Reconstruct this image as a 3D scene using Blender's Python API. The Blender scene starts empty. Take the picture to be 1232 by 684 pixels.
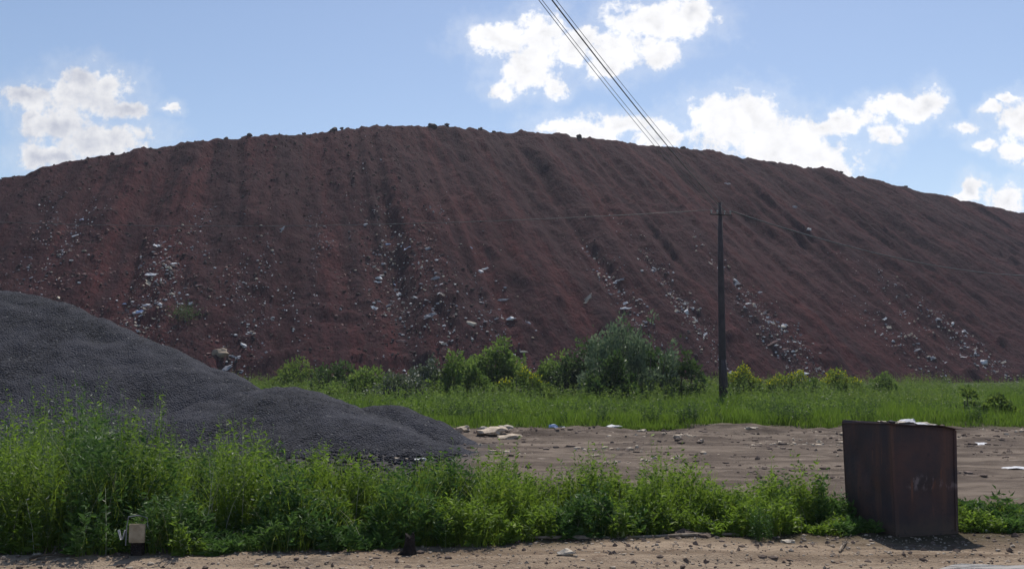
import bpy, bmesh, math, random
import numpy as np
from mathutils import Vector
random.seed(7); rng = np.random.default_rng(11)
S = bpy.context.scene; COL = S.collection
# ------------------------------------------------------------------ photo geometry -> world
F, CX, CY, HOR, H = 1150.0, 616.0, 342.0, 440.0, 2.0
PITCH = math.atan((HOR-CY)/F); cp, sp = math.cos(PITCH), math.sin(PITCH)
def ray(u, v):                                   # direction with y = 1
    a, b = (u-CX)/F, -(v-CY)/F
    y = cp-b*sp; z = sp+b*cp
    return a/y, z/y
def at(u, v, y):
    a, e = ray(u, v); return Vector((a*y, y, H+e*y))
def gnd(u, v, z=0.0):
    a, e = ray(u, v); y = (z-H)/e; return Vector((a*y, y, z))
# ------------------------------------------------------------------ numpy noise
def _h(ix, iy, seed):
    n = (ix.astype(np.int64)*374761393 + iy.astype(np.int64)*668265263 + seed*1274126177) & 0xffffffff
    n = ((n ^ (n >> 13))*1274126177) & 0xffffffff
    return ((n ^ (n >> 16)) & 0xffff)/65535.0*2-1
def n2(x, y, seed=0):
    x = np.asarray(x, float); y = np.asarray(y, float)
    x0 = np.floor(x); y0 = np.floor(y); fx = x-x0; fy = y-y0
    fx = fx*fx*(3-2*fx); fy = fy*fy*(3-2*fy)
    a = _h(x0, y0, seed); b = _h(x0+1, y0, seed); c = _h(x0, y0+1, seed); d = _h(x0+1, y0+1, seed)
    return (a*(1-fx)+b*fx)*(1-fy)+(c*(1-fx)+d*fx)*fy
def fbm(x, y, o=4, seed=0, g=0.5):
    s = 0; a = 1; t = 0
    for i in range(o):
        s = s+a*n2(np.asarray(x)*2**i+17.3*i, np.asarray(y)*2**i-9.1*i, seed+i); t += a; a *= g
    return s/t
def sstep(a, b, x):
    t = np.clip((np.asarray(x, float)-a)/(b-a), 0, 1); return t*t*(3-2*t)
# ------------------------------------------------------------------ objects
def tag(o, label=None, cat=None, group=None, kind=None):
    if label: o['label'] = label
    if cat: o['category'] = cat
    if group: o['group'] = group
    if kind: o['kind'] = kind
    return o
def empty(name, loc, rz=0, parent=None):
    o = bpy.data.objects.new(name, None); COL.objects.link(o); o.location = loc; o.rotation_euler = (0, 0, rz)
    o.empty_display_size = .2
    if parent: o.parent = parent
    return o
def npmesh(name, V, Q, mat, parent=None, smooth=False, uv=None, loc=(0, 0, 0)):
    V = np.asarray(V, np.float32).reshape(-1, 3); Q = np.asarray(Q, np.int32)
    k = Q.shape[1]; me = bpy.data.meshes.new(name)
    me.vertices.add(len(V)); me.vertices.foreach_set('co', V.ravel())
    me.loops.add(Q.size); me.loops.foreach_set('vertex_index', Q.ravel())
    me.polygons.add(len(Q)); me.polygons.foreach_set('loop_start', np.arange(0, Q.size, k, dtype=np.int32))
    me.polygons.foreach_set('use_smooth', np.full(len(Q), smooth))
    if uv is not None:
        l = me.uv_layers.new(name='UVMap'); l.data.foreach_set('uv', np.asarray(uv, np.float32)[Q.ravel()].ravel())
    me.update(calc_edges=True); me.validate()
    me.materials.append(mat)
    o = bpy.data.objects.new(name, me); COL.objects.link(o); o.location = loc
    if parent: o.parent = parent
    return o
def bmobj(name, bm, mat, parent=None, smooth=False, loc=(0, 0, 0)):
    me = bpy.data.meshes.new(name); bm.to_mesh(me); bm.free(); me.materials.append(mat)
    for p in me.polygons: p.use_smooth = smooth
    o = bpy.data.objects.new(name, me); COL.objects.link(o); o.location = loc
    if parent: o.parent = parent
    return o
def grid(nx, ny):
    i = np.arange(nx-1); j = np.arange(ny-1); I, J = np.meshgrid(i, j)
    a = (J*nx+I).ravel(); return np.stack([a, a+1, a+nx+1, a+nx], 1)
def tube(bm, pts, rads, n=8):
    rings = []
    for i, p in enumerate(pts):
        p = Vector(p); d = (Vector(pts[min(i+1, len(pts)-1)])-Vector(pts[max(i-1, 0)])).normalized()
        a = d.orthogonal().normalized() if abs(d.z) < .95 else Vector((1, 0, 0)); a = (a-d*a.dot(d)).normalized(); b = d.cross(a)
        r = rads[i] if hasattr(rads, '__len__') else rads
        rings.append([bm.verts.new(p+(a*math.cos(t)+b*math.sin(t))*r) for t in [2*math.pi*k/n for k in range(n)]])
    for A, B in zip(rings, rings[1:]):
        for k in range(n): bm.faces.new((A[k], A[(k+1) % n], B[(k+1) % n], B[k]))
    bm.faces.new(rings[0][::-1]); bm.faces.new(rings[-1])
def box(bm, x0, x1, y0, y1, z0, z1, bev=0.0):
    r = bmesh.ops.create_cube(bm, size=1); vs = r['verts']
    for v in vs: v.co = Vector(((x0+x1)/2+v.co.x*(x1-x0), (y0+y1)/2+v.co.y*(y1-y0), (z0+z1)/2+v.co.z*(z1-z0)))
    if bev: bmesh.ops.bevel(bm, geom=list({e for v in vs for e in v.link_edges}), offset=bev, segments=2, affect='EDGES')
# ------------------------------------------------------------------ materials
class N:
    def __init__(s, tree): s.t = tree; s.n = tree.nodes; s.l = tree.links
    def __call__(s, typ, **kw):
        nd = s.n.new(typ)
        for k, v in kw.items():
            if k.startswith('i_'):
                key = k[2:]; key = int(key) if key.isdigit() else key.replace('_', ' ')
                s.put(nd.inputs[key], v)
            else: setattr(nd, k, v)
        return nd
    def put(s, sock, v):
        if hasattr(v, 'default_value') or isinstance(v, bpy.types.NodeSocket): s.l.new(v, sock)
        else: sock.default_value = v
    def math(s, op, a, b=None, c=None, clamp=False):
        nd = s.n.new('ShaderNodeMath'); nd.operation = op; nd.use_clamp = clamp
        for i, x in enumerate((a, b, c)):
            if x is not None: s.put(nd.inputs[i], x)
        return nd.outputs[0]
    def vm(s, op, a, b=None, out=0):
        nd = s.n.new('ShaderNodeVectorMath'); nd.operation = op; s.put(nd.inputs[0], a)
        if b is not None: s.put(nd.inputs[1], b)
        return nd.outputs[out]
    def mix(s, f, a, b):
        nd = s.n.new('ShaderNodeMix'); nd.data_type = 'RGBA'
        s.put(nd.inputs[0], f); s.put(nd.inputs[6], a if not isinstance(a, tuple) else (*a, 1)[:4]); s.put(nd.inputs[7], b if not isinstance(b, tuple) else (*b, 1)[:4])
        return nd.outputs[2]
    def noise(s, vec, scale, detail=4, rough=.55):
        nd = s.n.new('ShaderNodeTexNoise'); s.put(nd.inputs['Vector'], vec); nd.inputs['Scale'].default_value = scale
        nd.inputs['Detail'].default_value = detail; nd.inputs['Roughness'].default_value = rough; return nd.outputs['Fac']
    def ramp(s, f, a, b, x=0.0, y=1.0):
        nd = s.n.new('ShaderNodeMapRange'); nd.interpolation_type = 'SMOOTHSTEP'; s.put(nd.inputs[0], f)
        for i, k in enumerate((a, b, x, y)): nd.inputs[1+i].default_value = k
        return nd.outputs[0]
def newmat(name):
    m = bpy.data.materials.new(name); m.use_nodes = True; m.node_tree.nodes.clear(); k = N(m.node_tree)
    out = k('ShaderNodeOutputMaterial'); return m, k, out
def princ(k, out, col, rough=.9, bump=None, dist=.02, spec=.2, strength=1.0, metal=0):
    p = k('ShaderNodeBsdfPrincipled'); k.put(p.inputs['Base Color'], col if not isinstance(col, tuple) else (*col, 1)); k.put(p.inputs['Roughness'], rough)
    p.inputs['Specular IOR Level'].default_value = spec; p.inputs['Metallic'].default_value = metal
    if bump is not None:
        b = k('ShaderNodeBump'); b.inputs['Distance'].default_value = dist; b.inputs['Strength'].default_value = strength
        k.put(b.inputs['Height'], bump); k.l.new(b.outputs[0], p.inputs['Normal'])
    k.l.new(p.outputs[0], out.inputs[0]); return p
def leafmat(name, c1, c2, trans=.45, c3=None, f3=.05, tcol=None):
    m, k, out = newmat(name); g = k('ShaderNodeNewGeometry'); r = g.outputs['Random Per Island']
    o = k('ShaderNodeTexCoord').outputs['Object']
    big = k.noise(o, 1.1, 3)
    f = k.math('ADD', k.math('MULTIPLY', r, .55), k.math('MULTIPLY', k.ramp(big, .35, .65), .5), clamp=True)
    c = k.mix(f, c1, c2)
    if c3: c = k.mix(k.math('LESS_THAN', k.math('FRACT', k.math('MULTIPLY', r, 37.7)), f3), c, c3)
    d = k('ShaderNodeBsdfPrincipled'); k.put(d.inputs['Base Color'], c); d.inputs['Roughness'].default_value = .55; d.inputs['Specular IOR Level'].default_value = .25
    t = k('ShaderNodeBsdfTranslucent'); k.put(t.inputs[0], k.mix(.5, c, tcol) if tcol else c)
    mx = k('ShaderNodeMixShader'); mx.inputs[0].default_value = trans; k.l.new(d.outputs[0], mx.inputs[1]); k.l.new(t.outputs[0], mx.inputs[2])
    k.l.new(mx.outputs[0], out.inputs[0]); return m
def plain(name, c1, c2, scale=4, rough=.85, bump=.3, dist=.02, metal=0):
    m, k, out = newmat(name); o = k('ShaderNodeTexCoord').outputs['Object']
    n = k.noise(o, scale, 6); princ(k, out, k.mix(k.ramp(n, .3, .7), c1, c2), rough, k.noise(o, scale*4, 5), dist, strength=bump, metal=metal); return m
M = {}
# spoil hill: UV = (metres along the foot, metres up the slope)
def mk():
    m, k, out = newmat('red spoil'); uv = k('ShaderNodeUVMap').outputs[0]; o = k('ShaderNodeTexCoord').outputs['Object']
    st = k.noise(k.vm('MULTIPLY', uv, (.22, .014, 1)), 1.0, 5, .6)
    st2 = k.noise(k.vm('MULTIPLY', uv, (.6, .05, 1)), 1.0, 6, .62)
    pa = k.noise(uv, .06, 4); fi = k.noise(uv, 1.6, 7, .7); sp_ = k.noise(uv, .45, 6, .65)
    c = k.mix(k.ramp(st, .38, .62), HILL[0], HILL[1])
    c = k.mix(k.math('MULTIPLY', k.ramp(st2, .42, .64), .7), c, HILL[2])
    c = k.mix(k.math('MULTIPLY', k.ramp(pa, .45, .65), .5), c, HILL[3])
    c = k.mix(k.math('MULTIPLY', k.ramp(sp_, .56, .72), .5), c, (.085, .052, .048))
    c = k.mix(k.math('MULTIPLY', k.ramp(fi, .35, .6, 1, 0), .5), c, (.012, .008, .009))
    vo = k('ShaderNodeTexVoronoi'); k.put(vo.inputs['Vector'], uv); vo.inputs['Scale'].default_value = 2.2
    c = k.mix(k.math('MULTIPLY', k.ramp(vo.outputs['Distance'], .05, .16, 1, 0), k.ramp(k.noise(uv, .35, 3), .5, .62)), c, (.15, .11, .10))
    h = k.math('ADD', k.noise(k.vm('MULTIPLY', uv, (1, .5, 1)), .9, 8, .72), k.math('MULTIPLY', vo.outputs['Distance'], .25))
    princ(k, out, c, .97, h, .55, spec=.05); return m
HILL = [(.042, .0160, .0190), (.076, .0235, .0250), (.033, .0150, .0200), (.052, .025, .028)]
M['hill'] = mk()
def mk():
    m, k, out = newmat('ground'); o = k('ShaderNodeTexCoord').outputs['Object']
    sx = k('ShaderNodeSeparateXYZ'); k.put(sx.inputs[0], o); y = sx.outputs[1]; x = sx.outputs[0]
    wob = k.math('ADD', y, k.math('MULTIPLY', k.math('SUBTRACT', k.noise(o, .35, 5), .5), 3.0))
    n1 = k.noise(o, .8, 6, .6); n2_ = k.noise(o, 6, 6, .65); n3 = k.noise(k.vm('MULTIPLY', o, (.12, 1.6, 1)), 1.4, 6, .65)
    near = k.mix(k.ramp(n3, .36, .62), (.155, .112, .077), (.31, .235, .168))
    near = k.mix(k.math('MULTIPLY', k.ramp(n2_, .52, .7), .7), near, (.13, .085, .06))
    near = k.mix(k.math('MULTIPLY', k.ramp(k.noise(o, 25, 4), .6, .7), .6), near, (.40, .34, .275))
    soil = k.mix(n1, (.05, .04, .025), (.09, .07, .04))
    mid = k.mix(k.ramp(k.noise(k.vm('MULTIPLY', o, (.3, .9, 1)), 1.1, 7, .68), .4, .62), (.090, .068, .054), (.185, .146, .115))
    mid = k.mix(k.math('MULTIPLY', k.ramp(k.noise(k.vm('MULTIPLY', o, (.3, 1, 1)), 1.1, 6, .7), .5, .66), .75), mid, (.068, .050, .040))
    mid = k.mix(k.math('MULTIPLY', k.ramp(k.noise(k.vm('MULTIPLY', o, (.35, 1.5, 1)), 2.6, 6, .7), .6, .68), .8), mid, (.34, .28, .23))
    farc = k.mix(k.ramp(k.noise(o, .25, 4), .4, .6), (.035, .06, .018), (.07, .08, .03))
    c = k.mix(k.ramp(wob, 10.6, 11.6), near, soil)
    c = k.mix(k.ramp(wob, 13.6, 15.2), c, mid)
    c = k.mix(k.ramp(wob, 30.5, 32.5), c, farc)
    st_ = k.math('MULTIPLY', k.ramp(k.math('ADD', x, k.math('MULTIPLY', n1, 2.5)), -.4, 1.0, 1, 0), k.math('MULTIPLY', k.ramp(wob, 15, 17), k.ramp(wob, 24, 26, 1, 0)))
    c = k.mix(st_, c, k.mix(n2_, (.035, .033, .036), (.075, .068, .07)))
    h = k.math('ADD', k.noise(o, 5, 7, .65), k.math('MULTIPLY', k.noise(o, 40, 4), .3))
    princ(k, out, c, .95, h, .05, spec=.1); return m
M['ground'] = mk()
def mk():
    m, k, out = newmat('wet asphalt'); o = k('ShaderNodeTexCoord').outputs['Object']
    n = k.noise(k.vm('MULTIPLY', o, (.8, 4, 1)), 2.6, 7, .65)
    c = k.mix(k.ramp(n, .4, .6), (.09, .078, .070), (.30, .28, .265))
    princ(k, out, c, k.ramp(n, .42, .55, .25, .8), k.noise(o, 60, 3), .006, spec=.4); return m
M['asphalt'] = mk()
def mk():
    m, k, out = newmat('grey gravel'); o = k('ShaderNodeTexCoord').outputs['Object']
    vo = k('ShaderNodeTexVoronoi'); k.put(vo.inputs['Vector'], o); vo.inputs['Scale'].default_value = 22
    r = k('ShaderNodeSeparateColor'); k.put(r.inputs[0], vo.outputs['Color'])
    c = k.mix(r.outputs[0], (.012, .0125, .0165), (.050, .051, .062))
    c = k.mix(k.math('MULTIPLY', k.ramp(k.noise(k.vm('MULTIPLY', o, (1, 1, .4)), .7, 5), .4, .65), .6), c, (.055, .056, .070))
    c = k.mix(k.math('GREATER_THAN', r.outputs[1], .992), c, (.12, .118, .12))
    h = k.math('ADD', k.math('MULTIPLY', vo.outputs['Distance'], -1), k.noise(o, 3, 6, .7))
    princ(k, out, c, .9, h, .05, spec=.12); return m
M['gravel'] = mk()
def mk():
    m, k, out = newmat('rusty painted steel'); o = k('ShaderNodeTexCoord').outputs['Object']
    n = k.noise(o, 2.2, 7, .65); st = k.noise(k.vm('MULTIPLY', o, (6, 6, .5)), 1, 6, .6)
    c = k.mix(k.ramp(n, .35, .65), (.045, .034, .038), (.085, .045, .040))
    c = k.mix(k.math('MULTIPLY', k.ramp(st, .52, .7), .6), c, (.13, .065, .045))
    sx = k('ShaderNodeSeparateXYZ'); k.put(sx.inputs[0], o)
    
    # worn patches where old paint has chalked, one hand's height band on the front
    band = k.math('MULTIPLY', k.ramp(sx.outputs[2], .52, .60), k.ramp(sx.outputs[2], .68, .76, 1, 0))
    band = k.math('MULTIPLY', band, k.ramp(sx.outputs[0], -.3, -.2))
    ch = k.math('MULTIPLY', band, k.ramp(k.noise(k.vm('MULTIPLY', o, (7, 1, 4)), 1.6, 3), .5, .64))
    c = k.mix(k.math('MULTIPLY', ch, .5), c, (.30, .24, .24))
    run = k.noise(k.vm('MULTIPLY', o, (14, 14, .8)), 1, 4, .5)
    c = k.mix(k.math('MULTIPLY', k.ramp(run, .60, .72), k.ramp(k.noise(o, 1.7, 3), .45, .6)), c, (.17, .075, .045))
    c = k.mix(k.math('MULTIPLY', k.ramp(k.math('ADD', sx.outputs[2], k.math('MULTIPLY', n, -.35)), -.12, .12, 1, 0), .6), c, (.12, .085, .06))
    c = k.mix(k.math('MULTIPLY', k.ramp(k.noise(o, 9, 6, .7), .60, .68), .6), c, (.022, .020, .026))
    princ(k, out, c, .7, k.math('ADD', n, k.math('MULTIPLY', k.noise(o, 30, 4), .15)), .02, spec=.3); return m
M['rust'] = mk()
M['pole'] = plain('weathered concrete', (.050, .040, .044), (.085, .068, .070), 3)
M['wire'] = plain('cable', (.08, .08, .09), (.13, .13, .14), 3, .6)
M['ceramic'] = plain('porcelain', (.35, .34, .33), (.5, .5, .48), 3, .4)
M['white'] = plain('white plastic', (.40, .40, .42), (.66, .66, .68), 5, .6)
M['grey'] = plain('grey scrap', (.17, .17, .19), (.33, .33, .36), 4)
M['pale'] = plain('cream scrap', (.36, .31, .25), (.55, .48, .39), 4)
M['pink'] = plain('faded pink scrap', (.15, .09, .085), (.26, .16, .14), 4)
M['blue'] = plain('blue plastic', (.22, .30, .50), (.42, .50, .70), 7, .5)
M['dark'] = plain('dark scrap', (.03, .03, .035), (.06, .055, .06), 4)
M['stone'] = plain('stone', (.20, .15, .11), (.42, .35, .28), 8)
M['rock'] = plain('spoil rock', (.025, .016, .018), (.055, .034, .032), 2)
M['wood'] = plain('weathered wood', (.16, .12, .085), (.32, .26, .2), 10)
M['char'] = plain('charred wood', (.012, .010, .010), (.04, .03, .026), 14, .9, 1, .03)
M['beige'] = plain('beige painted board', (.26, .21, .14), (.44, .37, .27), 9)
M['bark'] = plain('bark', (.05, .04, .03), (.1, .08, .06), 9)
M['clod'] = plain('clay clods', (.085, .060, .048), (.17, .125, .10), 5)
M['sand'] = plain('pale lumps', (.38, .30, .22), (.58, .48, .37), 6)
M['grass'] = leafmat('grass blades', (.055, .10, .014), (.19, .27, .035), .56, (.34, .34, .16), .06, (.26, .37, .03))
M['weed'] = leafmat('weed leaves', (.045, .095, .016), (.155, .24, .034), .52, (.34, .38, .22), .03, (.22, .34, .03))
M['dweed'] = leafmat('dark weed leaves', (.035, .085, .020), (.10, .185, .036), .42)
M['pweed'] = leafmat('pale weed leaves', (.07, .13, .04), (.15, .22, .09), .4, (.50, .52, .42), .05)
M['fgrass'] = leafmat('field grass', (.055, .11, .016), (.16, .24, .03), .52, (.24, .26, .10), .04, (.15, .25, .02))
M['silver'] = leafmat('silver leaves', (.035, .065, .03), (.24, .32, .18), .35)
M['green'] = leafmat('bush leaves', (.06, .11, .022), (.20, .29, .055), .48)
M['dgreen'] = leafmat('dark bush leaves', (.03, .065, .018), (.09, .145, .036), .4)
M['lgreen'] = leafmat('light bush leaves', (.07, .125, .022), (.20, .27, .05), .45)
M['yellow'] = leafmat('yellow bloom', (.42, .42, .015), (.62, .56, .02), .35)
M['greyleaf'] = leafmat('grey green leaves', (.06, .085, .045), (.13, .16, .09), .3, (.45, .45, .38), .1)
# ------------------------------------------------------------------ hill
HC = np.array([-117.0, 474.5]); HR = 400.0; TAN = .70
ridge = [(-250, 285), (-120, 245), (0, 213), (60, 198), (120, 185), (185, 177), (250, 168), (300, 164), (350, 160), (400, 156), (450, 152), (500, 151),
         (560, 153), (620, 157), (680, 161), (730, 167), (780, 172), (830, 178), (880, 186), (930, 195), (1000, 205), (1060, 217), (1120, 231),
         (1180, 245), (1232, 257), (1330, 282)]
ta, tz = [], []
for u, v in ridge:
    a, e = ray(u, v); lo = 60.0
    for i in range(3000):
        y = lo+i*.1; x = a*y
        s = HR-math.hypot(x-HC[0], y-HC[1])
        if s*TAN > H+e*y and s > 0: break
    ta.append(HR*math.atan2(x-HC[0], HC[1]-y)); tz.append(H+e*y)
TA, TZ = np.array(ta), np.array(tz); o_ = np.argsort(TA); TA, TZ = TA[o_], TZ[o_]
def hill_as(a, s):
    top = np.interp(a, TA, TZ)
    base = s*TAN*1.0 - 1.2*np.exp(-np.maximum(s, 0)/6.0)
    warp = fbm(s/30, a/40, 2, 3)*3
    mid = sstep(0, 12, s)
    g = (n2((a+warp)/9, s/90, 5)*1.05 + n2((a+warp*1.0)/4.2, s/50, 6)*1.1 + np.abs(n2((a+warp*.9)/2.2, s/34, 7))*-.85 + n2((a+warp*.5)/1.1, s/16, 8)*.30)
    g *= .45+.55*sstep(3, 25, s)*(1-.75*sstep(36, 54, s))
    rough = fbm(a/2.0, s/4.0, 4, 21, .62)*.62 + fbm(a/.8, s/1.1, 2, 31)*.22 + fbm(a/6, s/14, 2, 36)*.5
    lumps = np.maximum(fbm(a/3.4, s/2.6, 3, 41)-.12, 0)*1.5*(1-sstep(6, 24, s))
    slump = sstep(.12, .30, fbm((a+warp)/7, s/11, 3, 91))*.25-sstep(.10, .40, fbm((a-warp)/5, s/9, 3, 95))*.15
    z = base+(g*mid+rough+lumps+slump*sstep(2, 8, s)*(1-sstep(46, 54, s)))
    cap = top-np.maximum(s-top/TAN, 0)*.04+fbm(a/4, s/4, 4, 51, .6)*.5+np.maximum(fbm(a/.9, s/.9, 2, 55)-.1, 0)*.9+.1
    k_ = .9; hh = np.clip(.5+.5*(cap-z)/k_, 0, 1)
    return cap*(1-hh)+z*hh-k_*hh*(1-hh)
def hz(x, y):
    x = np.asarray(x, float); y = np.asarray(y, float)
    s = HR-np.hypot(x-HC[0], y-HC[1]); a = HR*np.arctan2(x-HC[0], HC[1]-y)
    return np.where(s > -2, hill_as(a, s), -2)
A_ = np.arange(-190, 330, .38); S_ = np.concatenate([np.arange(-3, 66, .34), np.arange(67, 110, 2.0), [118, 128, 140, 160, 190, 215]])
AA, SS = np.meshgrid(A_, S_); Z = hill_as(AA, SS)
Z = np.where(SS > 110, Z*(1-sstep(110, 200, SS))-1, Z)
th = AA/HR; X = HC[0]+(HR-SS)*np.sin(th); Y = HC[1]-(HR-SS)*np.cos(th)
hill = npmesh('spoil_hill', np.stack([X, Y, Z], -1), grid(len(A_), len(S_)), M['hill'], smooth=True, uv=np.stack([AA.ravel(), SS.ravel()], 1))
tag(hill, kind='structure')
def on_hill(u, v):
    a, e = ray(u, v); y = np.arange(70, 260, .15); x = a*y; zz = H+e*y
    hit = np.nonzero(hz(x, y) > zz)[0]
    if len(hit) == 0: return None
    i = hit[0]; return Vector((x[i], y[i], zz[i]))
# ------------------------------------------------------------------ ground sheet
def front(x): return np.interp(x, [-9, -4.5, -1.5, -.3, .8, 2.8, 4, 6, 9], [10.15, 10.35, 10.6, 10.85, 11.45, 11.55, 11.5, 11.75, 11.8])
def ground_z(x, y):
    n = fbm(x/.6, y/.35, 4, 61)*.035+fbm(x/.16, y/.12, 2, 64)*.012
    nearm = 1-sstep(16, 60, y)
    rut = -.05*np.exp(-((y-10.05-.1*np.sin(x*.4))/.12)**2)-.03*np.exp(-((y-9.6-.08*np.sin(x*.5+1))/.10)**2)
    fur = np.maximum(fbm(x/2.2, y/.8, 4, 71), 0)*.28*sstep(24, 26.5, y)*(1-sstep(32, 34, y))
    fur += fbm(x/1.5, y/.9, 3, 75)*.05*sstep(14, 16, y)*(1-sstep(32, 34, y))
    return n*nearm+rut*(np.abs(x) < 30)+fur
def axis(*segs):
    o = []
    for a, b, d in segs: o.append(np.arange(a, b, d))
    return np.concatenate(o)
xs = axis((-16, 16, .085)); far = np.array([17, 18.5, 21, 25, 30, 38, 50, 70, 100, 150, 250, 450, 900, 2000, 4000.])
xs = np.concatenate([-far[::-1], xs, far])
ys = np.concatenate([[-4000, -900, -200, -50, -15, 0, 5], np.arange(8, 16, .06), np.arange(16, 34, .1), np.arange(34, 60, 1.0), [62, 68, 76, 88, 100, 130, 200, 400, 900, 2000, 4000]])
XX, YY = np.meshgrid(xs, ys)
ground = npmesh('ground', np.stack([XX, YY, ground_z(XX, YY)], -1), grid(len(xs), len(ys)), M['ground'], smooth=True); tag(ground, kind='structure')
# broken road edge, lower right
xr = np.arange(-30, 40, .1); edge = 9.12+.68*sstep(2.8, 5.4, xr)+.22*fbm(xr/.5, xr*0, 5, 81)+.02
rows = [np.stack([xr, np.full_like(xr, yy) if yy is not None else edge, np.full_like(xr, zz)], 1) for yy, zz in ((3.0, .035), (8.4, .035), (None, .035), )]
rows.append(np.stack([xr, edge+.02, np.full_like(xr, -.05)], 1))
road = npmesh('road', np.concatenate(rows), grid(len(xr), 4), M['asphalt']); tag(road, kind='structure')
# ------------------------------------------------------------------ gravel heaps
def heap_mesh(name, pts, slope, seed, label, group, low=0.0):
    P = np.array(pts, float); mg = P[:, 2].max()/slope+1.5
    x0, x1, y0, y1 = P[:, 0].min()-mg, P[:, 0].max()+mg, P[:, 1].min()-mg, P[:, 1].max()+mg
    x0 = max(x0, -24.0); gx = np.arange(x0, x1, .075); gy = np.arange(y0, y1, .085); gX, gY = np.meshgrid(gx, gy)
    z = np.full(gX.shape, -9.0)
    wx = gX+fbm(gX/2.0, gY/2.0, 3, seed)*.55; wy = gY+fbm(gX/2.0, gY/2.0, 3, seed+9)*.55
    for (ax, ay, ah), (bx, by, bh) in zip(P[:-1], P[1:]):
        for t in np.linspace(0, 1, 14):
            d = np.hypot(wx-(ax+(bx-ax)*t), wy-(ay+(by-ay)*t)); h_ = ah+(bh-ah)*t
            z = np.maximum(z, h_-slope*(np.sqrt(d*d+.5)-.55))
    z = z+fbm(gX/1.2, gY/1.2, 4, seed+3)*.10+fbm(gX/.2, gY/.2, 2, seed+5)*.05
    z += .25*np.exp(-np.maximum(z, 0)/.25)*0
    z = np.maximum(z, -.12)
    c = Vector((P[:, 0].mean(), P[:, 1].mean(), 0))
    Q = grid(len(gx), len(gy)); zf = z.ravel(); keep = (zf[Q] > -.1).any(1)
    Q = Q[keep]; used = np.unique(Q); rm = np.full(zf.size, -1); rm[used] = np.arange(len(used))
    V = np.stack([gX.ravel()-c.x, gY.ravel()-c.y, zf], 1)[used]
    o = npmesh(name, V, rm[Q], M['gravel'], smooth=True, loc=c); tag(o, label, 'gravel heap', group); return o
def hp(u, v, y, dz=0):
    p = at(u, v, y); return (p.x, p.y, p.z+dz)
heap_mesh('gravel_heap', [hp(-230, 268, 29), hp(0, 345, 28), hp(75, 362, 27.5), hp(150, 393, 27), hp(225, 428, 26.5), hp(290, 458, 26), hp(330, 480, 25.6)], .66, 100,
          'tall slope of dark grey gravel rising out of the left side of the photo', 'heaps of dark gravel')
heap_mesh('gravel_heap', [hp(285, 466, 25.6), hp(345, 463, 25.2), hp(400, 480, 24.6), hp(450, 501, 23.8), hp(510, 526, 23)], .46, 130,
          'low long heap of dark gravel trailing right from the foot of the tall gravel slope', 'heaps of dark gravel')
heap_mesh('gravel_heap', [hp(446, 482, 26.2), hp(462, 484, 26.0), hp(500, 503, 25.6), hp(535, 520, 25)], .62, 160,
          'small blackish pointed heap at the right end of the gravel, against the green field', 'heaps of dark gravel')
# ------------------------------------------------------------------ foliage builders
def blades(base, hgt, wid, lean, seg=3):
    """base (n,3); returns verts, quads for curved tapering blades"""
    n = len(base); az = rng.uniform(0, 2*np.pi, n); d = np.stack([np.cos(az), np.sin(az), 0*az], 1)
    fa = rng.uniform(0, 2*np.pi, n); w = np.stack([np.cos(fa), np.sin(fa), 0*fa], 1)
    V = []
    for i in range(seg+1):
        t = i/seg; ww = wid*(1-t)**.8*.5*(1 if i else .7) + (.0008 if i == seg else 0)
        c = base+np.stack([0*az, 0*az, hgt*(t-.28*lean*t*t)], 1)+d*(lean*hgt*t**1.9)[:, None]
        V += [c-w*ww[:, None], c+w*ww[:, None]]
    V = np.stack(V, 1); m = V.shape[1]
    q = np.array([[2*i, 2*i+1, 2*i+3, 2*i+2] for i in range(seg)])
    return V.reshape(-1, 3), (np.arange(n)[:, None, None]*m+q[None]).reshape(-1, 4)
def leaves(pos, dirs, ln, wd):
    n = len(pos); dirs = dirs/np.linalg.norm(dirs, axis=1, keepdims=True)
    r = rng.normal(size=(n, 3)); s = np.cross(dirs, r); s /= np.linalg.norm(s, axis=1, keepdims=True)+1e-9
    up = np.cross(s, dirs); L = ln[:, None]; W = wd[:, None]*.5
    V = np.stack([pos, pos+dirs*L*.45+s*W+up*L*.06, pos+dirs*L-up*L*.12, pos+dirs*L*.45-s*W+up*L*.06], 1)
    return V.reshape(-1, 3), np.arange(n*4).reshape(-1, 4)
def merge(parts):
    V, Q, o = [], [], 0
    for v, q in parts: V.append(v); Q.append(q+o); o += len(v)
    return np.concatenate(V), np.concatenate(Q)
def weedset(base, hgt, nl, lsize, stemw=.005, spread=.5):
    """leafy stalks: stem + leaves all along it"""
    n = len(base); az = rng.uniform(0, 2*np.pi, n); lean = rng.uniform(.02, .22, n)
    d = np.stack([np.cos(az), np.sin(az), 0*az], 1); parts = []
    tip = lambda t: base+np.stack([0*az, 0*az, hgt*t], 1)+d*(lean*hgt*t**1.7)[:, None]
    sv = []
    for t in (0, .5, 1): c = tip(t); w = stemw*(1-.7*t); sv += [c-[w/2, 0, 0], c+[w/2, 0, 0]]
    sv = np.stack(sv, 1); q = np.array([[0, 1, 3, 2], [2, 3, 5, 4]])
    parts.append((sv.reshape(-1, 3), (np.arange(n)[:, None, None]*6+q[None]).reshape(-1, 4)))
    for j in range(nl):
        t = .12+.88*(j+rng.uniform(0, 1, n))/nl
        c = base+np.stack([0*az, 0*az, hgt*t], 1)+d*(lean*hgt*t**1.7)[:, None]
        la = rng.uniform(0, 2*np.pi, n); dd = np.stack([np.cos(la), np.sin(la), rng.uniform(-.2, 1.1, n)], 1)
        ln = lsize*rng.uniform(.6, 1.3, n)*(1.15-.55*t)
        parts.append(leaves(c, dd, ln, ln*rng.uniform(.25, .45, n)))
    return merge(parts)
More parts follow.
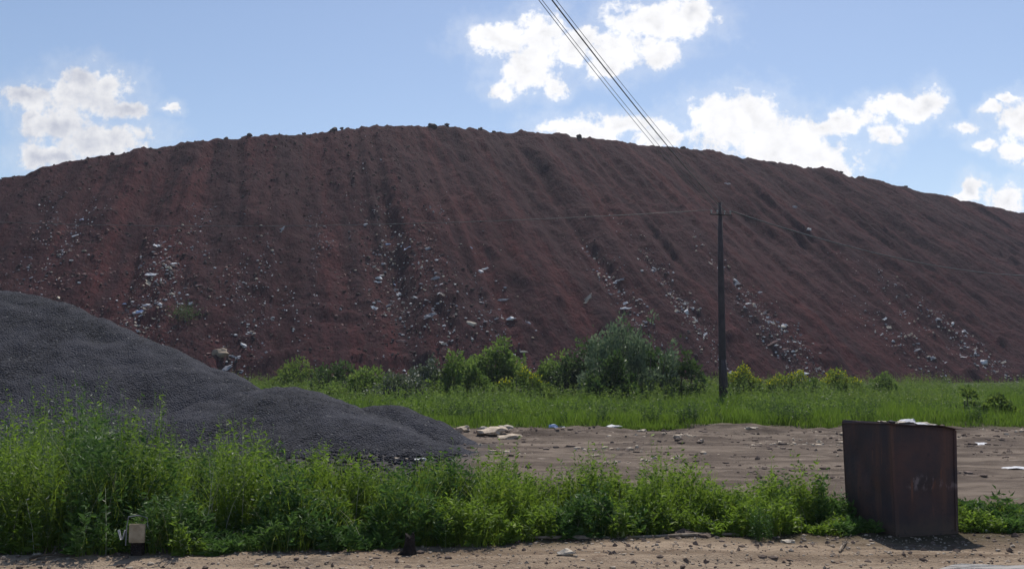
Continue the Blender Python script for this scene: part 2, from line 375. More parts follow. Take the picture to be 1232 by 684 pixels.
vt_u = [-60, 0, 50, 110, 150, 185, 210, 240, 265, 290, 322, 350, 400, 480, 540, 600, 700, 790, 840, 900, 960, 1000, 1022, 1060, 1140, 1160, 1232, 1330]
vt_v = [512, 508, 494, 488, 494, 512, 530, 526, 516, 540, 524, 548, 560, 566, 560, 553, 549, 553, 574, 570, 572, 582, 600, 600, 600, 592, 588, 588]
def maxh(x, y):
    u = CX+x/y*F; return np.maximum(2-(np.interp(u, vt_u, vt_v)-HOR)/F*y, .05)
_cx = rng.uniform(-10, 10, 420); _cy = rng.uniform(10, 16.5, 420); _ch = rng.uniform(.5, 1.12, 420)
def clump(x, y):
    out = np.zeros(len(x)); 
    for i in range(0, len(x), 20000):
        d = np.hypot(x[i:i+20000, None]-_cx, (y[i:i+20000, None]-_cy)); j = d.argmin(1); m = d[np.arange(len(j)), j]
        out[i:i+20000] = _ch[j]*np.clip(1.12-(m/.36)**2*.7, .22, 1.1)
    return out
def back(x): return np.interp(x, [-9, -4, -1, 2, 4.3, 6, 9], [16.0, 15.5, 14.8, 14.6, 13.8, 13.4, 13.4])
BX0, BX1, BY0, BY1 = 4.10, 5.40, 11.45, 12.6        # container footprint
def verge_pts(n):
    x = rng.uniform(-10.5, 10.5, n); y = rng.uniform(10.2, 16.0, n)
    y = np.where(rng.random(n) < .35, rng.uniform(10.2, 12.4, n), y)
    f = front(x)+fbm(x/.35, x*0+3, 3, 200)*.22; b = back(x)+fbm(x/.6, x*0, 3, 201)*.5
    ok = (y > f) & (y < b) & (np.abs(x/y) < .6)
    ca, sa = math.cos(math.radians(14.5)), math.sin(math.radians(14.5)); lx = (x-4.93)*ca+(y-11.57)*sa; ly = -(x-4.93)*sa+(y-11.57)*ca
    ok &= ~((lx > -.50) & (lx < .54) & (ly > -.1) & (ly < 1.02))
    ok &= ~((x > 4.36) & (x < 5.75) & (y < 11.75))
    x, y = x[ok], y[ok]; e = (y-front(x)); r = (b[ok]-y)
    k = (.28+.72*sstep(0, .9, e))*(.45+.55*sstep(0, 1.2, r))
    return x, y, k
x, y, k = verge_pts(150000); cl = .62+.38*fbm(x/.7, y/.7, 3, 210); hm = maxh(x, y)*1.1*k*clump(x, y)*rng.uniform(.5, 1.12, len(x))
dens = rng.random(len(x)) < np.clip(.75+.9*fbm(x/.5, y/.5, 3, 215), .1, 1)
x, y, hm = x[dens], y[dens], hm[dens]; hm = np.minimum(hm, .95); kp = (rng.random(len(x)) < np.where(x < -2.5, .5, 1)); x, y, hm = x[kp], y[kp], hm[kp]
bs = np.stack([x, y, ground_z(x, y)-.02], 1)
v_, q_ = blades(bs, hm, rng.uniform(.008, .016, len(x)), rng.uniform(.05, .55, len(x)))
tag(npmesh('tall_grass', v_, q_, M['grass']), 'tall bright green grass of the roadside verge', 'grass', kind='stuff')
x, y, k = verge_pts(25000); c2 = fbm(x/.9, y/.9, 3, 230); hm = maxh(x, y)*(1.12+.06*sstep(-1, 1, x))*np.maximum(k, .5)*rng.uniform(.62, 1.15, len(x))*clump(x, y)*1.08
bs = np.stack([x, y, ground_z(x, y)-.02], 1)
sel = (c2 > -.05)
left = 1-sstep(-2.8, -1.2, x)
v_, q_ = weedset(bs[sel], hm[sel]*(1-.04*left[sel]), 16, .10)
tag(npmesh('leafy_weeds', v_, q_, M['weed']), 'leafy green weeds mixed through the roadside grass', 'weeds', kind='stuff')
s2 = (~sel) & (rng.random(len(x)) < .8)
v_, q_ = weedset(bs[s2], hm[s2]*.92, 14, .13)
tag(npmesh('dark_weeds', v_, q_, M['dweed']), 'darker leafy weeds in the roadside verge', 'weeds', kind='stuff')
s3 = (x < -3.2) & (rng.random(len(x)) < .22)
v_, q_ = weedset(bs[s3], hm[s3]*1.02, 17, .07)
tag(npmesh('pale_weeds', v_, q_, M['pweed']), 'pale flowering weeds at the tall left end of the verge', 'weeds', kind='stuff')
x, y, k = verge_pts(900); bs = np.stack([x, y, ground_z(x, y)], 1); hm = maxh(x, y)*np.maximum(k, .5)*rng.uniform(.8, 1.2, len(x))
v_, q_ = blades(bs, hm, np.full(len(x), .006), rng.uniform(.1, .6, len(x)), 4)
tag(npmesh('dry_stalks', v_, q_, M['pale']), 'dry straw coloured stalks standing among the roadside weeds', 'stalks', kind='stuff')
# individual stalks and clumps that stand out of the verge
def weed_plant(u, vtop, y, wpx, n, nl, ls, mat, label, group='plants standing out of the roadside verge'):
    p = at(u, vtop, y); w = wpx/F*y*.5; b0 = Vector((p.x, y, 0)); e = empty('weed_plant', b0); tag(e, label, 'weed', group)
    a = rng.uniform(0, 6.28, n); r = w*np.sqrt(rng.random(n)); bs = np.stack([np.cos(a)*r*.55, np.sin(a)*r*.55, np.zeros(n)], 1)
    hh = p.z*(1-.45*(r/w)**2)*rng.uniform(.75, 1.0, n); hh[0] = p.z
    v_, q_ = weedset(bs, hh, nl, ls); npmesh('foliage', v_, q_, mat, e)
    bm = bmesh.new()
    tube(bm, [bs[0], bs[0]+np.array([0, 0, hh[0]*.8])], [.008, .003], 5)
    bmobj('stalk', bm, M['green'], e)
for a in [(262, 508, 14.6, 34, 9, 22, .085, 'weed', 'yellow-green weed tuft poking up highest against the grey gravel, first right of the tall clump'),
          (322, 516, 14.6, 44, 12, 22, .085, 'weed', 'green weed tuft standing against the gravel, second right of the tall clump'),
          (120, 482, 13.6, 80, 30, 26, .075, 'pweed', 'tall bushy weed with dark gaps, the highest of the left end of the verge'),
          (40, 496, 13.2, 80, 26, 24, .075, 'pweed', 'tall pale-flowered weed clump nearest the left edge of the photo'),
          (176, 500, 13.4, 46, 16, 24, .08, 'weed', 'slim green weed clump beside the tall bushy one with dark gaps'),
          (440, 556, 12.9, 80, 26, 14, .15, 'dweed', 'dark broad-leaved weed clump in the verge below the gravel heaps'),
          (495, 572, 12.6, 60, 18, 13, .14, 'dweed', 'smaller dark broad-leaved clump just right of the larger broad-leaved one'),
          (915, 600, 11.25, 46, 26, 16, .06, 'dweed', 'low dark bushy tuft at the dirt edge left of the rusty container'),
          (122, 492, 14.4, 60, 14, 22, .08, 'dweed', 'dark weed standing behind the tall bushy clump')]:
    weed_plant(a[0], a[1], a[2], a[3], a[4], a[5], a[6], M[a[7]], a[8])
# far field
def field(n, y0, y1, hlo, hhi, w, name, mat, lab, mask=None, seed=300):
    y = rng.uniform(y0, y1, n); y = y0+(y-y0)**1.6/(y1-y0)**.6
    x = rng.uniform(-.6, .6, n)*y
    yf = 31.0+fbm(x/2.5, x*0, 3, seed)*1.6
    ok = (y > yf)
    if mask is not None: ok &= mask(x, y)
    x, y, yf = x[ok], y[ok], yf[ok]
    c = fbm(x/1.8, y/2.6, 3, seed+1); hh = (hlo+(hhi-hlo)*np.clip(.5+c, 0, 1))*rng.uniform(.6, 1.1, len(x))
    hh = hh*(.5+.5*sstep(0, 1.0, y-yf)); bs = np.stack([x, y, ground_z(x, y)-.02], 1)
    v_, q_ = blades(bs, hh, rng.uniform(w*.6, w*1.3, len(x)), rng.uniform(.05, .5, len(x)), 2)
    return tag(npmesh(name, v_, q_, M[mat]), lab, 'grass', kind='stuff')
field(230000, 30, 66, .28, .85, .03, 'field_grass', 'fgrass', 'green grass of the far field beyond the bare dirt')
x = rng.uniform(-.6, .6, 16000); y = rng.uniform(33, 92, 16000); x = x*y
ok = (fbm(x/3, y/4, 3, 333) > .02) & (hz(x, y) < .3); x, y = x[ok], y[ok]
v_, q_ = weedset(np.stack([x, y, 0*x], 1), rng.uniform(.4, 1.15, len(x))*(.8+.7*fbm(x/3, y/4, 2, 340)), 10, .2, .02)
tag(npmesh('field_weeds', v_, q_, M['green']), 'coarse leafy weeds in the far field below the red hill', 'weeds', kind='stuff')
n = 9000; x = rng.uniform(-.6, .6, n); y = 31+rng.random(n)**2*12; x = x*y; ok = (fbm(x/1.3, y/1.6, 3, 351) > .10) & (y > 31.4+fbm(x/2.5, x*0, 3, 300)*1.6); x, y = x[ok], y[ok]
v_, q_ = weedset(np.stack([x, y, ground_z(x, y)], 1), rng.uniform(.3, .75, len(x)), 12, .13, .01)
tag(npmesh('field_weeds', v_, q_, M['dgreen']), 'dark leafy weed clumps along the front of the far field', 'weeds', kind='stuff')
n = 9000; x = rng.uniform(-.6, .6, n); y = 40+rng.random(n)*45; x = x*y; ok = (fbm(x/2.5, y/5, 3, 361) > .05) & (hz(x, y) < .3); x, y = x[ok], y[ok]
v_, q_ = weedset(np.stack([x, y, ground_z(x, y)], 1), rng.uniform(.5, 1.5, len(x))*(.7+.9*np.abs(fbm(x/2, y/3, 2, 365))), 11, .2, .012)
tag(npmesh('field_weeds', v_, q_, M['lgreen']), 'light green weeds in the deeper part of the far field', 'weeds', kind='stuff')
# ------------------------------------------------------------------ bushes
def bush(name, label, cat, u, vtop, vbase, hw, mat, lobes=5, n=5000, leaf=.12, upright=.3, group='bushes along the foot of the red hill', seed=0, mat2=None):
    lr = np.random.default_rng(500+seed); g = gnd(u, vbase); y = g.y; top = at(u, vtop-9, y).z; W = hw*1.28/F*y; n = int(n*1.7)
    e = empty(name, g); tag(e, label, cat, group)
    L = []
    for i in range(lobes):
        t = (i+.5)/lobes*2-1; tt = t+lr.uniform(-.15, .15)
        hgt = top*(1-.38*abs(t)**1.6)*lr.uniform(.82, 1.0) if i != lobes//2 else top
        if mat == 'silver': hgt = top*(.80, .93, 1.0, .84, .95, .72)[i % 6]; tt = t
        rz_ = hgt*(.5 if upright < .6 else .55); rx = W/lobes*(1.75 if mat != 'silver' else 1.15)*lr.uniform(.85, 1.2)
        L.append((tt*W*.72, lr.uniform(-.4, .4)*W*.6, hgt-rz_, rx, rx, rz_))
        L.append((tt*W*.8+lr.uniform(-.2, .2)*W, lr.uniform(-.6, .6)*W, hgt*.32, rx*1.05, rx, hgt*.33))
    P, D = [], []; per = n//len(L)
    for cx, cy, cz, rx, ry, rz_ in L:
        d = lr.normal(size=(per, 3)); d /= np.linalg.norm(d, axis=1, keepdims=True)
        r = lr.uniform(.35, 1, per)**.6*(1+.28*fbm(d[:, 0]*2.2+cx*3+cz, d[:, 2]*2.2+d[:, 1]*1.7, 3, 600+seed))*lr.uniform(.88, 1.1, per)
        P.append(np.stack([cx+d[:, 0]*rx*r, cy+d[:, 1]*ry*r, cz+d[:, 2]*rz_*r], 1)); D.append(d*[1, 1, .6]+[0, 0, upright])
    P = np.concatenate(P); D = np.concatenate(D)+lr.normal(size=(len(P), 3))*.45
    nz = fbm(P[:, 0]*1.6+P[:, 1], P[:, 2]*1.6-P[:, 1]*.7, 3, 640+seed); ok = (P[:, 2] > .02) & (nz > (-.22 if mat != 'silver' else -.10)); P, D, nz = P[ok], D[ok], nz[ok]
    ln = lr.uniform(.6, 1.4, len(P))*leaf*1.35; v_, q_ = leaves(P, D, ln, ln*(.7 if upright < .6 else .5))
    npmesh('foliage', v_, q_, M[mat], e)
    if mat2:
        ok = (P[:, 2] > top*.5) & (lr.random(len(P)) < .5) & (nz > -.08); v_, q_ = leaves(P[ok]*[1.06, 1.06, 1.05], D[ok], ln[ok]*.8, ln[ok]*.6); npmesh('blossom', v_, q_, M[mat2], e)
    bm = bmesh.new()
    for i, (cx, cy, cz, rx, ry, rz_) in enumerate(L[::2]):
        tube(bm, [(cx*.12, cy*.12, -.05), (cx*.5, cy*.4, cz*.45), (cx*.9, cy*.8, cz*.9), (cx, cy, cz+rz_*.5)], [.06, .05, .03, .012], 6)
    bmobj('stem', bm, M['bark'], e); return e
BU_ = 0
BU = [('tall_bush', 'tall silvery grey-green bush with upright feathery tops, the highest of all beside the pole', 'bush', 760, 386, 488, 54, 'silver', 6, 12000, .13, .9, None),
      ('tall_bush', 'dark green heart of the bush clump directly behind the silvery one', 'bush', 752, 405, 484, 44, 'dgreen', 5, 9000, .14, .4, None),
      ('green_bush', 'dark leafy bush in front of the silvery one, at its left foot', 'bush', 738, 432, 490, 24, 'dgreen', 4, 4500, .13, .4, None),
      ('green_bush', 'round dark green bush touching the silvery bush on its right side', 'bush', 813, 419, 487, 25, 'dgreen', 4, 4500, .12, .3, None),
      ('green_bush', 'dark green bush touching the silvery bush on its left side', 'bush', 697, 417, 482, 24, 'dgreen', 4, 4500, .13, .3, None),
      ('green_bush', 'mid-green bush between the yellow-flowering shrub and the dark bush', 'bush', 669, 430, 480, 24, 'green', 4, 4500, .12, .3, None),
      ('small_tree', 'bushy small tree with a peaked green crown left of the yellow-flowering shrub', 'tree', 594, 411, 481, 30, 'green', 4, 6500, .13, .4, None),
      ('green_bush', 'wide light-topped bush with a dark front left of the peaked small tree', 'bush', 552, 430, 484, 30, 'green', 5, 6000, .12, .3, None),
      ('yellow_shrub', 'broad yellow-flowering shrub right below the peaked small tree', 'shrub', 628, 449, 484, 26, 'lgreen', 5, 4500, .10, .4, 'yellow'),
      ('grey_bush', 'loose greyish-green bush at the left end of the middle clump', 'bush', 516, 437, 484, 20, 'greyleaf', 4, 3500, .11, .4, None),
      ('grey_bush', 'low greyish bush dotted with white flowers above the small black heap', 'bush', 482, 452, 486, 28, 'greyleaf', 4, 3500, .10, .4, None),
      ('green_bush', 'dark green bush above the long low gravel heap', 'bush', 405, 435, 479, 30, 'dgreen', 4, 4200, .12, .3, None),
      ('green_bush', 'light green low bush between the dark bush and the small black heap', 'bush', 440, 447, 483, 32, 'green', 4, 4200, .11, .3, None),
      ('green_bush', 'bright green bush at the left end of the row, half behind the gravel', 'bush', 355, 437, 474, 22, 'lgreen', 4, 4200, .11, .4, None),
      ('yellow_shrub', 'small yellow-flowering shrub just right of the utility pole', 'shrub', 893, 448, 482, 17, 'lgreen', 3, 4200, .10, .4, 'yellow'),
      ('green_bush', 'low pale green bush just left of the utility pole', 'bush', 846, 461, 486, 18, 'lgreen', 4, 4200, .10, .3, None),
      ('yellow_shrub', 'low yellowish shrub second right of the utility pole', 'shrub', 950, 455, 482, 24, 'lgreen', 4, 4200, .10, .4, 'yellow'),
      ('yellow_shrub', 'yellowish domed shrub behind the field above the rusty container', 'shrub', 1010, 452, 480, 20, 'lgreen', 3, 4200, .10, .4, 'yellow'),
      ('green_bush', 'small upright green bush behind the field, right above the container lid', 'bush', 1066, 455, 480, 11, 'green', 3, 1800, .10, .4, None),
      ('green_bush', 'low green bush behind the container, right of its lid', 'bush', 1163, 476, 504, 16, 'lgreen', 4, 3200, .10, .3, None),
      ('green_bush', 'low spreading green bush nearest the right edge of the photo', 'bush', 1205, 482, 508, 22, 'lgreen', 5, 3600, .10, .3, None),
      ('green_bush', 'small bright weedy bush in front of the spoil between pole and container', 'bush', 980, 462, 486, 16, 'lgreen', 3, 1800, .10, .3, None)]
for i, b in enumerate(BU):
    bush(b[0], b[1], b[2], b[3], b[4], b[5], b[6], b[7], b[8], b[9], b[10], b[11], seed=i, mat2=b[12])
p = on_hill(222, 384)
if p:
    e = empty('slope_shrub', p); tag(e, 'small green shrub growing alone on the lower left of the red slope', 'shrub')
    d = rng.normal(size=(700, 3))*[.75, .6, .5]; v_, q_ = leaves(d+[0, -.3, .6], rng.normal(size=(700, 3)), np.full(700, .16), np.full(700, .09)); npmesh('foliage', v_, q_, M['dgreen'], e)
    bm = bmesh.new(); tube(bm, [(0, 0, -.2), (0, -.2, .7)], [.05, .02], 6); bmobj('stem', bm, M['bark'], e)
# ------------------------------------------------------------------ lumps and litter
def lump_bm(sub=2, flat=.6, amp=.3, seed=0):
    r = random.Random(seed); bm = bmesh.new(); bmesh.ops.create_icosphere(bm, subdivisions=sub, radius=1)
    ph = [r.uniform(0, 9) for _ in range(6)]
    for v in bm.verts:
        c = v.co; k = 1+amp*(math.sin(c.x*3+ph[0])*math.sin(c.y*3.3+ph[1])+.6*math.sin(c.z*5+ph[2]+c.x*4))+r.uniform(-amp, amp)*.35
        v.co = Vector((c.x*k, c.y*k, c.z*k*flat))
    return bm
protos = {}
def proto(kind, i):
    key = (kind, i)
    if key not in protos:
        me = bpy.data.meshes.new(kind)
        if kind == 'sheet':
            r = random.Random(i); bm = bmesh.new(); bmesh.ops.create_grid(bm, x_segments=5, y_segments=4, size=1)
            for v in bm.verts: v.co = Vector((v.co.x*(1+r.uniform(-.2, .2)), v.co.y*(.65+r.uniform(-.15, .15)), r.uniform(-.28, .28)+.25*math.sin(v.co.x*3+i)))
            bmesh.ops.solidify(bm, geom=bm.faces[:], thickness=.06)
        else: bm = lump_bm(2, .65, .34, i)
        bm.to_mesh(me); bm.free(); protos[key] = me
    return protos[key]
def piece(name, kind, i, mat, loc, size, rot, label, cat, group=None):
    key = (kind, i, mat)
    if key not in protos:
        me = proto(kind, i).copy(); me.materials.clear(); me.materials.append(M[mat]); protos[key] = me
    o = bpy.data.objects.new(name, protos[key]); COL.objects.link(o); o.location = loc; o.scale = size; o.rotation_euler = rot
    return tag(o, label, cat, group)
def hill_rot(u): return (math.radians(35)+random.uniform(-.4, .4), random.uniform(-.5, .5), random.uniform(-.9, .9))
# patches: (u, v, spread along, spread across, count, where)
PT = [(190, 348, 22, 10, 26, 'in the dense litter patch above the tall gravel slope'),
      (175, 372, 20, 12, 14, 'between the dense litter patch and the gravel edge'),
      (285, 405, 22, 22, 16, 'on the lower slope above the pale boulder'),
      (70, 318, 20, 12, 8, 'high on the far left of the red slope'),
      (470, 315, 14, 26, 18, 'in the upper middle streak of the red slope'),
      (525, 372, 24, 16, 26, 'in the middle litter patch above the peaked small tree'),
      (472, 375, 10, 20, 12, 'in the narrow streak left of the middle patch'),
      (620, 415, 12, 20, 12, 'just above the yellow-flowering shrub'),
      (748, 358, 16, 14, 16, 'above the tall silvery bush'),
      (805, 352, 14, 16, 14, 'up-slope between silvery bush and pole'),
      (835, 395, 14, 20, 13, 'just left of the utility pole'),
      (925, 372, 20, 16, 14, 'right of the middle of the utility pole'),
      (945, 432, 12, 14, 16, 'in the bright streak low on the slope right of the pole'),
      (985, 410, 26, 14, 12, 'on the slope above the domed yellowish shrub'),
      (1108, 378, 20, 10, 12, 'high up the slope above the rusty container'),
      (1095, 425, 22, 10, 14, 'low on the slope above the rusty container'),
      (1160, 408, 20, 14, 12, 'on the slope right of the container'),
      (1200, 448, 20, 8, 10, 'at the foot of the slope by the right edge')]
cnt = 0; FR = []
SHORT = 'streak'
for pi, (u0, v0, su, sv, n, where) in enumerate(PT):
    p0 = on_hill(u0, v0)
    if not p0: continue
    s0 = HR-math.hypot(p0.x-HC[0], p0.y-HC[1]); a0 = HR*math.atan2(p0.x-HC[0], HC[1]-p0.y)
    offs = [random.gauss(0, su*.06) for _ in range(max(2, n//5))]
    def pt(k1, k2):
        aa = a0+random.choice(offs)+random.gauss(0, (1.05 if u0 < 650 else .6)*k1); ss = max(.5, s0+random.gauss(0, (6+sv*.28)*k2)*.8); aa += (ss-s0)*.04
        return Vector((HC[0]+(HR-ss)*math.sin(aa/HR), HC[1]-(HR-ss)*math.cos(aa/HR), float(hill_as(np.array(aa), np.array(ss)))))
    for j in range(n):
        p = pt(1, .6)
        mt = random.choices(['white', 'pale', 'grey', 'pink', 'blue'], [.30, .22, .30, .12, .06])[0]
        kd = random.choice(['sheet', 'sheet', 'lump']); sc = random.choice([.12, .15, .19, .24, .34])*random.uniform(.85, 1.25)
        cn = {'white': 'white', 'pale': 'cream', 'grey': 'grey', 'pink': 'pinkish', 'blue': 'pale blue'}[mt]
        piece('litter_scrap', kd, random.randrange(6), mt, p+Vector((0, -.05, .05)), (sc*random.uniform(.8, 1.9), sc*random.uniform(.5, 1), sc*.55), hill_rot(u0),
              (f'{cn} scrap {where}' if kd == 'sheet' else f'{cn} lump {where}'), 'litter', f'rubbish {where}'); cnt += 1
    for j in range(n*19): FR.append(pt(1.7, .85))
FR = np.array([q[:] for q in FR])
singles = [(338, 278, .55, 'white', 'sheet', 'lone white bag high on the red slope, upper left of the middle'),
           (703, 363, .75, 'pale', 'sheet', 'long pale board lying alone above the left of the silvery bush'),
           (264, 427, .75, 'wood', 'lump', 'large pale boulder-like bundle at the slope foot by the gravel edge'),
           (578, 328, .28, 'white', 'lump', 'lone white speck in the centre of the red slope'),
           (456, 336, .3, 'white', 'lump', 'white lump alone above the narrow streak'),
           (955, 250, .4, 'grey', 'sheet', 'pale scrap alone near the ridge, right of the pole top'),
           (973, 277, .3, 'white', 'lump', 'small white lump below the ridge right of the pole'),
           (614, 385, .38, 'white', 'lump', 'bright white lump above the peaked small tree'),
           (1183, 437, .5, 'white', 'lump', 'bright white bag low on the slope near the right edge'),
           (702, 445, .4, 'white', 'sheet', 'white scrap peeking out beside the dark bush left of the silvery one'),
           (650, 448, .35, 'white', 'lump', 'white lump between the yellow-flowering shrub and the mid-green bush'),
           (875, 222, .35, 'grey', 'sheet', 'greyish sheet on the slope just above the pole top'),
           (490, 300, .3, 'blue', 'sheet', 'bluish scrap high in the middle streak')]
for u, v, s, mt, kd, lab in singles:
    p = on_hill(u, v)
    if p: piece('litter_scrap', kd, random.randrange(6), mt, p+Vector((0, -.1, .15)), (s*1.3, s*.8, s*.7), hill_rot(u), lab, 'litter', 'single pieces of rubbish on the red slope')
# ridge boulders seen against the sky
for u, v, s, lab in [(520, 150, .75, 'largest dark boulder on the skyline, at the top of the hill'), (402, 155, .5, 'dark rock on the skyline left of the summit, with a smaller one beside it'),
                     (411, 155, .3, 'smaller dark rock on the skyline left of the summit'), (300, 164, .42, 'dark rock on the skyline at the left third of the ridge'),
                     (366, 159, .28, 'tiny rock on the skyline between the left third and the pair of rocks'), (538, 152, .35, 'small rock on the skyline just right of the largest boulder'),
                     (578, 154, .45, 'rock on the skyline left of the clouds at mid-ridge'), (594, 155, .3, 'tiny rock right beside the mid-ridge one'),
                     (697, 164, .5, 'rock on the skyline in front of the low middle cloud'), (822, 177, .45, 'rock on the skyline where the right cloud begins'),
                     (272, 166, .3, 'small rock on the skyline left of the left third rock'), (135, 182, .35, 'rock on the skyline in front of the left cloud'),
                     (1012, 207, .4, 'rock on the skyline at the right end of the big right cloud'), (1090, 224, .35, 'rock on the skyline beneath the wispy right cloud')]:
    a, e_ = ray(u, v+3); yy = np.arange(90, 330, .1); h_ = hz(a*yy, yy); k_ = np.argmax((h_-H)/yy)
    piece('boulder', 'lump', random.randrange(6), 'rock', (a*yy[k_], yy[k_], h_[k_]+s*.25), (s, s, s*.9), (0, 0, random.random()*6), lab, 'rock', 'rocks along the skyline of the hill')
# rubble as stuff: rocks all over the slope, small litter
def scatter(name, P, sizes, mat, label, cat, sub=1, flat=.7, seed=0, squash=None):
    r = np.random.default_rng(seed); PV = []; base = []
    for i in range(5):
        bm = lump_bm(sub, flat, .35, seed*7+i); vs = np.array([v.co[:] for v in bm.verts]); fs = np.array([[v.index for v in f.verts] for f in bm.faces]); bm.free(); base.append((vs, fs))
    Vs, Fs, o = [], [], 0
    for i in range(5):
        idx = np.arange(i, len(P), 5)
        if not len(idx): continue
        vs, fs = base[i]; a = r.uniform(0, 6.28, len(idx)); c, s = np.cos(a), np.sin(a)
        sc = sizes[idx][:, None]*r.uniform(.6, 1.4, (len(idx), 3))
        L = vs[None]*sc[:, None, :]; Xr = L[..., 0]*c[:, None]-L[..., 1]*s[:, None]; Yr = L[..., 0]*s[:, None]+L[..., 1]*c[:, None]
        W = np.stack([Xr, Yr, L[..., 2]], -1)+P[idx][:, None, :]
        Vs.append(W.reshape(-1, 3)); Fs.append((fs[None]+(np.arange(len(idx))*len(vs))[:, None, None]).reshape(-1, 3)+o); o += len(idx)*len(vs)
    return tag(npmesh(name, np.concatenate(Vs), np.concatenate(Fs), M[mat]), label, cat, kind='stuff')
def hill_pts(n, slo, shi, clump=None, seed=0):
    a = rng.uniform(-75, 120, n); s = rng.uniform(slo, shi, n)
    if clump is not None: ok = fbm(a/3.5, s/14, 3, seed) > clump; a, s = a[ok], s[ok]
    t = a/HR; return np.stack([HC[0]+(HR-s)*np.sin(t), HC[1]-(HR-s)*np.cos(t), hill_as(a, s)], 1)
P = hill_pts(9000, 1, 60); scatter('slope_rubble', P, rng.uniform(.06, .3, len(P))**1.3, 'rock', 'dark red stones strewn over the slope', 'rubble', seed=3)
P = hill_pts(5000, 1, 26, .12, 77); scatter('slope_rubble', P, rng.uniform(.06, .2, len(P)), 'pink', 'pinkish broken bits strewn over the lower slope', 'rubble', seed=4)
P = hill_pts(5200, 1, 33, .26, 78); scatter('litter_fragments', P, rng.uniform(.04, .14, len(P)), 'grey', 'fine grey litter fragments in streaks down the slope', 'litter', seed=5)
P = hill_pts(3600, 1, 30, .30, 78); scatter('litter_fragments', P, rng.uniform(.04, .12, len(P)), 'white', 'fine white litter fragments in streaks down the slope', 'litter', seed=6)
ii = rng.permutation(len(FR)); m1, m2, m3, m4 = np.array_split(ii, 4)
for ids, mt, lb, sd_ in ((m1, 'grey', 'fine grey rubbish filling the litter streaks', 15), (m2, 'pale', 'fine cream rubbish filling the litter streaks', 16), (m4, 'white', 'fine white rubbish filling the litter streaks', 19), (m3, 'dark', 'fine dark rubbish filling the litter streaks', 17)):
    scatter('litter_fragments', FR[ids]+[0, -.03, .03], .03+.15*rng.random(len(ids))**3, mt, lb, 'litter', seed=sd_)
# foreground pebbles and clods
n = 3400; x = rng.uniform(-7, 7, n); y = 8.8+rng.random(n)**.8*2.7; ok = y < front(x)+.15; x, y = x[ok], y[ok]
P = np.stack([x, y, ground_z(x, y)+.003], 1); scatter('pebbles', P, .006+.02*rng.random(len(P))**4, 'stone', 'small pebbles on the dirt track', 'pebbles', seed=8)
n = 1100; x = rng.uniform(-7, 7, n); y = rng.uniform(9, 11.6, n); P = np.stack([x, y, ground_z(x, y)], 1); scatter('clods', P, .01+.03*rng.random(len(P))**3, 'clod', 'brown soil crumbs on the dirt track', 'soil', seed=9)
n = 6000; x = rng.uniform(-4, 18, n); y = rng.uniform(17, 33, n); ok = (fbm(x/1.6, y/.9, 3, 88) > .1-.25*sstep(25, 29, y)); x, y = x[ok], y[ok]
P = np.stack([x, y, ground_z(x, y)], 1); scatter('clods', P, .015+.075*rng.random(len(P))**4, 'clod', 'clods of soil on the bare dirt field', 'soil', seed=10)
n = 2200; x = rng.uniform(-3, 18, n); y = rng.uniform(20, 32, n); ok = (fbm(x/1.5, y/.8, 3, 90) > .28); x, y = x[ok], y[ok]
P = np.stack([x, y, ground_z(x, y)+.01], 1); scatter('pale_rubble', P, .02+.07*rng.random(len(P))**2, 'sand', 'pale broken stones on the bare dirt field', 'rubble', seed=12)
n = 2500; x = rng.uniform(-12, -1.2, n); y = rng.uniform(17, 22.5, n); P = np.stack([x, y, ground_z(x, y)+.02], 1)
scatter('gravel_spill', P, rng.uniform(.02, .06, len(P)), 'gravel', 'loose dark gravel spilled in front of the heaps', 'gravel', seed=13)
